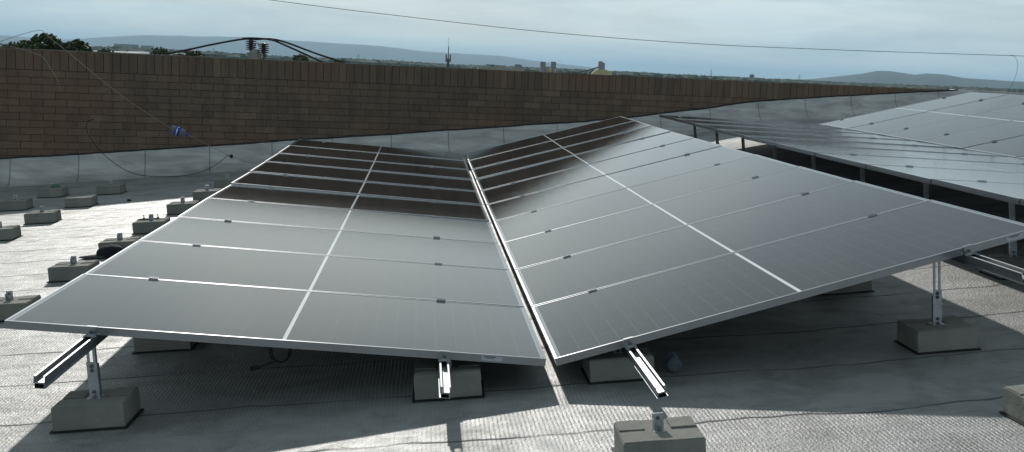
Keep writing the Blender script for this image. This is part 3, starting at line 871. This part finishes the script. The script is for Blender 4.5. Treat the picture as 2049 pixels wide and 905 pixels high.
# industrial buildings beyond the wall
M_TAN = plain('tan_render', (.34, .29, .20), .9, 0, .12, .2)
M_YEL = plain('yellow_sheet', (.42, .31, .10), .8, 0, .15, .2)
M_GREY = plain('grey_cladding', (.22, .21, .21), .8, 0, .15, .3)
M_DARK = plain('dark_opening', (.035, .035, .04), .7, 0, .2, .3)
M_WHITE = plain('white_sheet_roof', (.75, .76, .78), .5, .1, .05, .2)
def building(name, label, cat, parts, x, y):
    o = thing(name, label, cat, Matrix.Translation((x, y, -9.05)))
    for nm, m, shp in parts:
        b = bmesh.new()
        for s_ in shp:
            if s_[0] == 'box': box(b, *s_[1:])
            elif s_[0] == 'cyl': lathe(b, s_[2], 24, 0, Matrix.Translation(s_[1]))
            elif s_[0] == 'tube': tube(b, s_[1], s_[2], 8)
        obj(nm, b, m, o)
    return o
building('silo_plant', 'twin tower plant with pale silos between, over the right middle of the wall', 'plant', [
    ('tower', M_GREY, [('box',-6.2,-.8,-3,3,0,18.4)]), ('tower', M_GREY, [('box',5.2,10.2,-3,3,0,18.9)]),
    ('silo', M_TAN, [('cyl',(1.6-.6,-1,0),[(1.8,0),(1.8,12.0),(.3,13)])]), ('silo', M_YEL, [('cyl',(4.0,-4,0),[(2.2,0),(2.2,11.5),(.3,12.6)])]), ('silo', M_TAN, [('cyl',(8.5,-5,0),[(1.6,0),(1.6,10.6),(.3,11.4)])]),
    ('bridge', M_GREY, [('box',-.8,5.2,-1,1,12.3,13.4)])], 127, 1200)
building('storage_dome', 'yellow storage dome with a grey tower on top and a slanting conveyor', 'storage dome', [
    ('dome', M_YEL, [('cyl',(0,0,0),[(12.5,0),(12.3,6.5),(10.5,9.6),(8,11.6),(5,13.0),(2,13.6),(.4,13.8)])]),
    ('tower', M_GREY, [('box',-3.8,2.6,-3,3,13,20.2),('box',-3.6,0,-2.6,2.6,20.2,21.6)]),
    ('conveyor', M_DARK, [('tube',[(-3.5,0,15.4),(-16,0,11.3),(-28,0,8.2)],.75)]), ('trestle', M_GREY, [('box',-14.4,-13.8,-1,1,0,11),('box',-24,-23.5,-1,1,0,9)])], 187, 1200)
building('factory', 'low pale factory block with a dark opening, left of the twin towers', 'factory', [
    ('wall', M_TAN, [('box',-6,42,0,20,0,10.3)]), ('upper_storey', M_TAN, [('box',3,23,2,14,10.3,12.6)]), ('opening', M_DARK, [('box',7,11,1.9,2.2,11,12.5)]), ('roof_edge', M_GREY, [('box',2,12,1.6,14.4,12.6,13.0)])], 60, 1180)
building('factory', 'small grey box building between the pale factory and the twin towers', 'factory', [
    ('wall', M_GREY, [('box',-4,4,0,8,0,13.7)]), ('roof', M_DARK, [('box',-3,3.4,1,7,13.7,14.3)])], 96.5, 1190)
building('warehouse', 'long white roofed warehouse peeping over the left part of the wall', 'warehouse', [
    ('roof', M_WHITE, [('box',-4.6,4.2,0,30,9.75,10.06)]), ('wall', M_TAN, [('box',-4.3,3.9,.3,29.6,0,9.75)]), ('ridge_roof', M_WHITE, [('box',-2.5,6.5,31,60,9.9,10.26)])], -57.2, 200)
building('factory', 'long pale factory far off above the white roof at the left', 'factory', [
    ('wall', M_GREY, [('box',-24,24,0,30,0,24.6)]), ('annexe', M_GREY, [('box',36,58,0,30,0,23.6)])], -690, 2720)
for az, hgt, lab in ((-3.3, 10, 'hair thin pylon before the hills, left of the mast'), (14.3, 11, 'tiny pylon on the horizon right of the dome'), (18.6, 10, 'thin distant pylon left of the small tower'), (-10.2, 9, 'thin distant pylon above the left black cable')):
    a = math.radians(az); D = 1500
    o = thing('pylon', lab, 'pylon', Matrix.Translation((-.6+D*math.sin(a), -5+D*math.cos(a), -9)))
    b = bmesh.new(); 
    for sx in (-1, 1): tube(b, [(sx*1.6,0,0),(sx*.3,0,9+hgt)], .16, 4)
    for zz in (6, 11, 9+hgt-3, 9+hgt-6): tube(b, [(-2,0,zz),(2,0,zz)], .12, 4)
    obj('lattice', b, M_MAST, o)
a = math.radians(16.3); D = 1500
building('water_tower', 'small dark tower on the horizon left of the right hand hills', 'tower', [('shaft', M_GREY, [('cyl',(0,0,0),[(2,0),(2,12.5)])]), ('tank', M_GREY, [('cyl',(0,0,0),[(2.2,12.5),(3.1,13.2),(3.1,15.4),(.5,16.6)])])], -.6+D*math.sin(a), -5+D*math.cos(a))

# ------------------------------------------------------------------ haze
bm = bmesh.new(); box(bm, -32000, 32000, -32000, 32000, -10.3, 260)
hz = obj('haze', bm, bpy.data.materials.new('haze_air')); hz['kind'] = 'stuff'
m = hz.data.materials[0]; m.use_nodes = True; nt = m.node_tree; nt.nodes.clear()
out = nt.nodes.new('ShaderNodeOutputMaterial'); pv = nt.nodes.new('ShaderNodeVolumePrincipled')
pv.inputs['Color'].default_value = (.48, .745, .94, 1); pv.inputs['Density'].default_value = 7.5e-5; pv.inputs['Anisotropy'].default_value = .2
nt.links.new(pv.outputs[0], out.inputs['Volume'])

# ------------------------------------------------------------------ light
SUN = Vector((-.28, 1.95, 1.)).normalized()
elev = math.asin(SUN.z); az = math.atan2(SUN.x, SUN.y)
w = bpy.data.worlds.new('World'); scene.world = w; w.use_nodes = True
nt = w.node_tree; bg = nt.nodes['Background']
sky = nt.nodes.new('ShaderNodeTexSky'); sky.sky_type = 'NISHITA'; sky.sun_disc = False
sky.sun_elevation = elev; sky.sun_rotation = az; sky.air_density = 1.2; sky.dust_density = 3.; sky.ozone_density = 1.5
tc = nt.nodes.new('ShaderNodeTexCoord')
def wmap(scale, loc=(0,0,0)):
    mp = nt.nodes.new('ShaderNodeMapping'); mp.inputs['Scale'].default_value = scale; mp.inputs['Location'].default_value = loc
    nt.links.new(tc.outputs['Generated'], mp.inputs[0]); return mp.outputs[0]
def wnoise(v, sc, det, ro=.55, dist=0):
    n = nt.nodes.new('ShaderNodeTexNoise'); n.inputs['Scale'].default_value = sc; n.inputs['Detail'].default_value = det; n.inputs['Roughness'].default_value = ro; n.inputs['Distortion'].default_value = dist
    nt.links.new(v, n.inputs['Vector']); return n.outputs['Fac']
def wramp(f, a, b, lo=0, hi=1):
    n = nt.nodes.new('ShaderNodeMapRange'); nt.links.new(f, n.inputs[0])
    for i, v in enumerate((a, b, lo, hi)): n.inputs[i+1].default_value = v
    return n.outputs[0]
def wmix(f, a, b):
    n = nt.nodes.new('ShaderNodeMix'); n.data_type = 'RGBA'
    for i, v in ((0, f), (6, a), (7, b)):
        if isinstance(v, bpy.types.NodeSocket): nt.links.new(v, n.inputs[i])
        else: n.inputs[i].default_value = v if i == 0 else (*v, 1)
    return n.outputs[2]
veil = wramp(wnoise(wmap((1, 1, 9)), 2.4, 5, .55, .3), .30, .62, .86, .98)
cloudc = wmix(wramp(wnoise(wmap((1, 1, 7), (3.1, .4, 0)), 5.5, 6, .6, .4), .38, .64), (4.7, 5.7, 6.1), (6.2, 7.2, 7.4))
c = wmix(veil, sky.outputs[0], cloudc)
# sky gain shaped for the panel reflections: added low sunward glow, dimmed higher up
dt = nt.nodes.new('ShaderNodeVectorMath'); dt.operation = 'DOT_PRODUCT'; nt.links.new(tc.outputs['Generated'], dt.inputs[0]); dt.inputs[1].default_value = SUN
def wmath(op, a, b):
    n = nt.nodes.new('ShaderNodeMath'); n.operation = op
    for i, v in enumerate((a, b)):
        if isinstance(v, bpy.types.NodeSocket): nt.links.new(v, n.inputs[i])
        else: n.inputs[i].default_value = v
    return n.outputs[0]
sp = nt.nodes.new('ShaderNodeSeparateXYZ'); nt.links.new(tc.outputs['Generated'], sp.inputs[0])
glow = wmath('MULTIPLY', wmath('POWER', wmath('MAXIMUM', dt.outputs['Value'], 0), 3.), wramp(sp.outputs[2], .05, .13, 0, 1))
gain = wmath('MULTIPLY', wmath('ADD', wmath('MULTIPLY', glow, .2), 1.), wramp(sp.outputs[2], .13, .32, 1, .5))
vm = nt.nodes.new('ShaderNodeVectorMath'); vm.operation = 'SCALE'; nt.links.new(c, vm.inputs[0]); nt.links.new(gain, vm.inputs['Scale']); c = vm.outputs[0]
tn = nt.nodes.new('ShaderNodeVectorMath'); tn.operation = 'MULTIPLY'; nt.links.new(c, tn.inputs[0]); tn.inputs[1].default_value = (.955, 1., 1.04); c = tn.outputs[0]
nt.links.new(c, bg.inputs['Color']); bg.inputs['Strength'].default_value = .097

L = bpy.data.lights.new('Sun', 'SUN'); L.energy = 2.65; L.angle = R_(1.1); L.color = (1., .96, .91)
lo_ = bpy.data.objects.new('Sun', L); COL.objects.link(lo_); lo_.rotation_euler = SUN.to_track_quat('Z', 'Y').to_euler(); lo_.location = SUN*50

# ------------------------------------------------------------------ camera
cam = bpy.data.cameras.new('Camera'); co_ = bpy.data.objects.new('Camera', cam); COL.objects.link(co_)
r = Vector((.993338, -.106121, .044911)); u = Vector((-.029675, .14101, .989563)); f = Vector((.111347, .984304, -.136921))
M = Matrix((r, u, -f)).transposed().to_4x4(); M.translation = Vector((-.6056, -4.9565, 1.3013)); co_.matrix_world = M
cam.sensor_width = 36; cam.lens = 2259.3/2049*36; cam.shift_x = (1024.5-1094.56)/2049; cam.shift_y = (452.02-452.5)/2049
cam.clip_start = .05; cam.clip_end = 80000
scene.camera = co_

vs = scene.view_settings; vs.view_transform = 'Standard'; vs.look = 'None'; vs.gamma = 1; vs.exposure = .22; vs.use_curve_mapping = False
cy = scene.cycles
cy.use_denoising = True; cy.max_bounces = 8; cy.volume_bounces = 0; cy.transparent_max_bounces = 8; cy.sample_clamp_indirect = 6
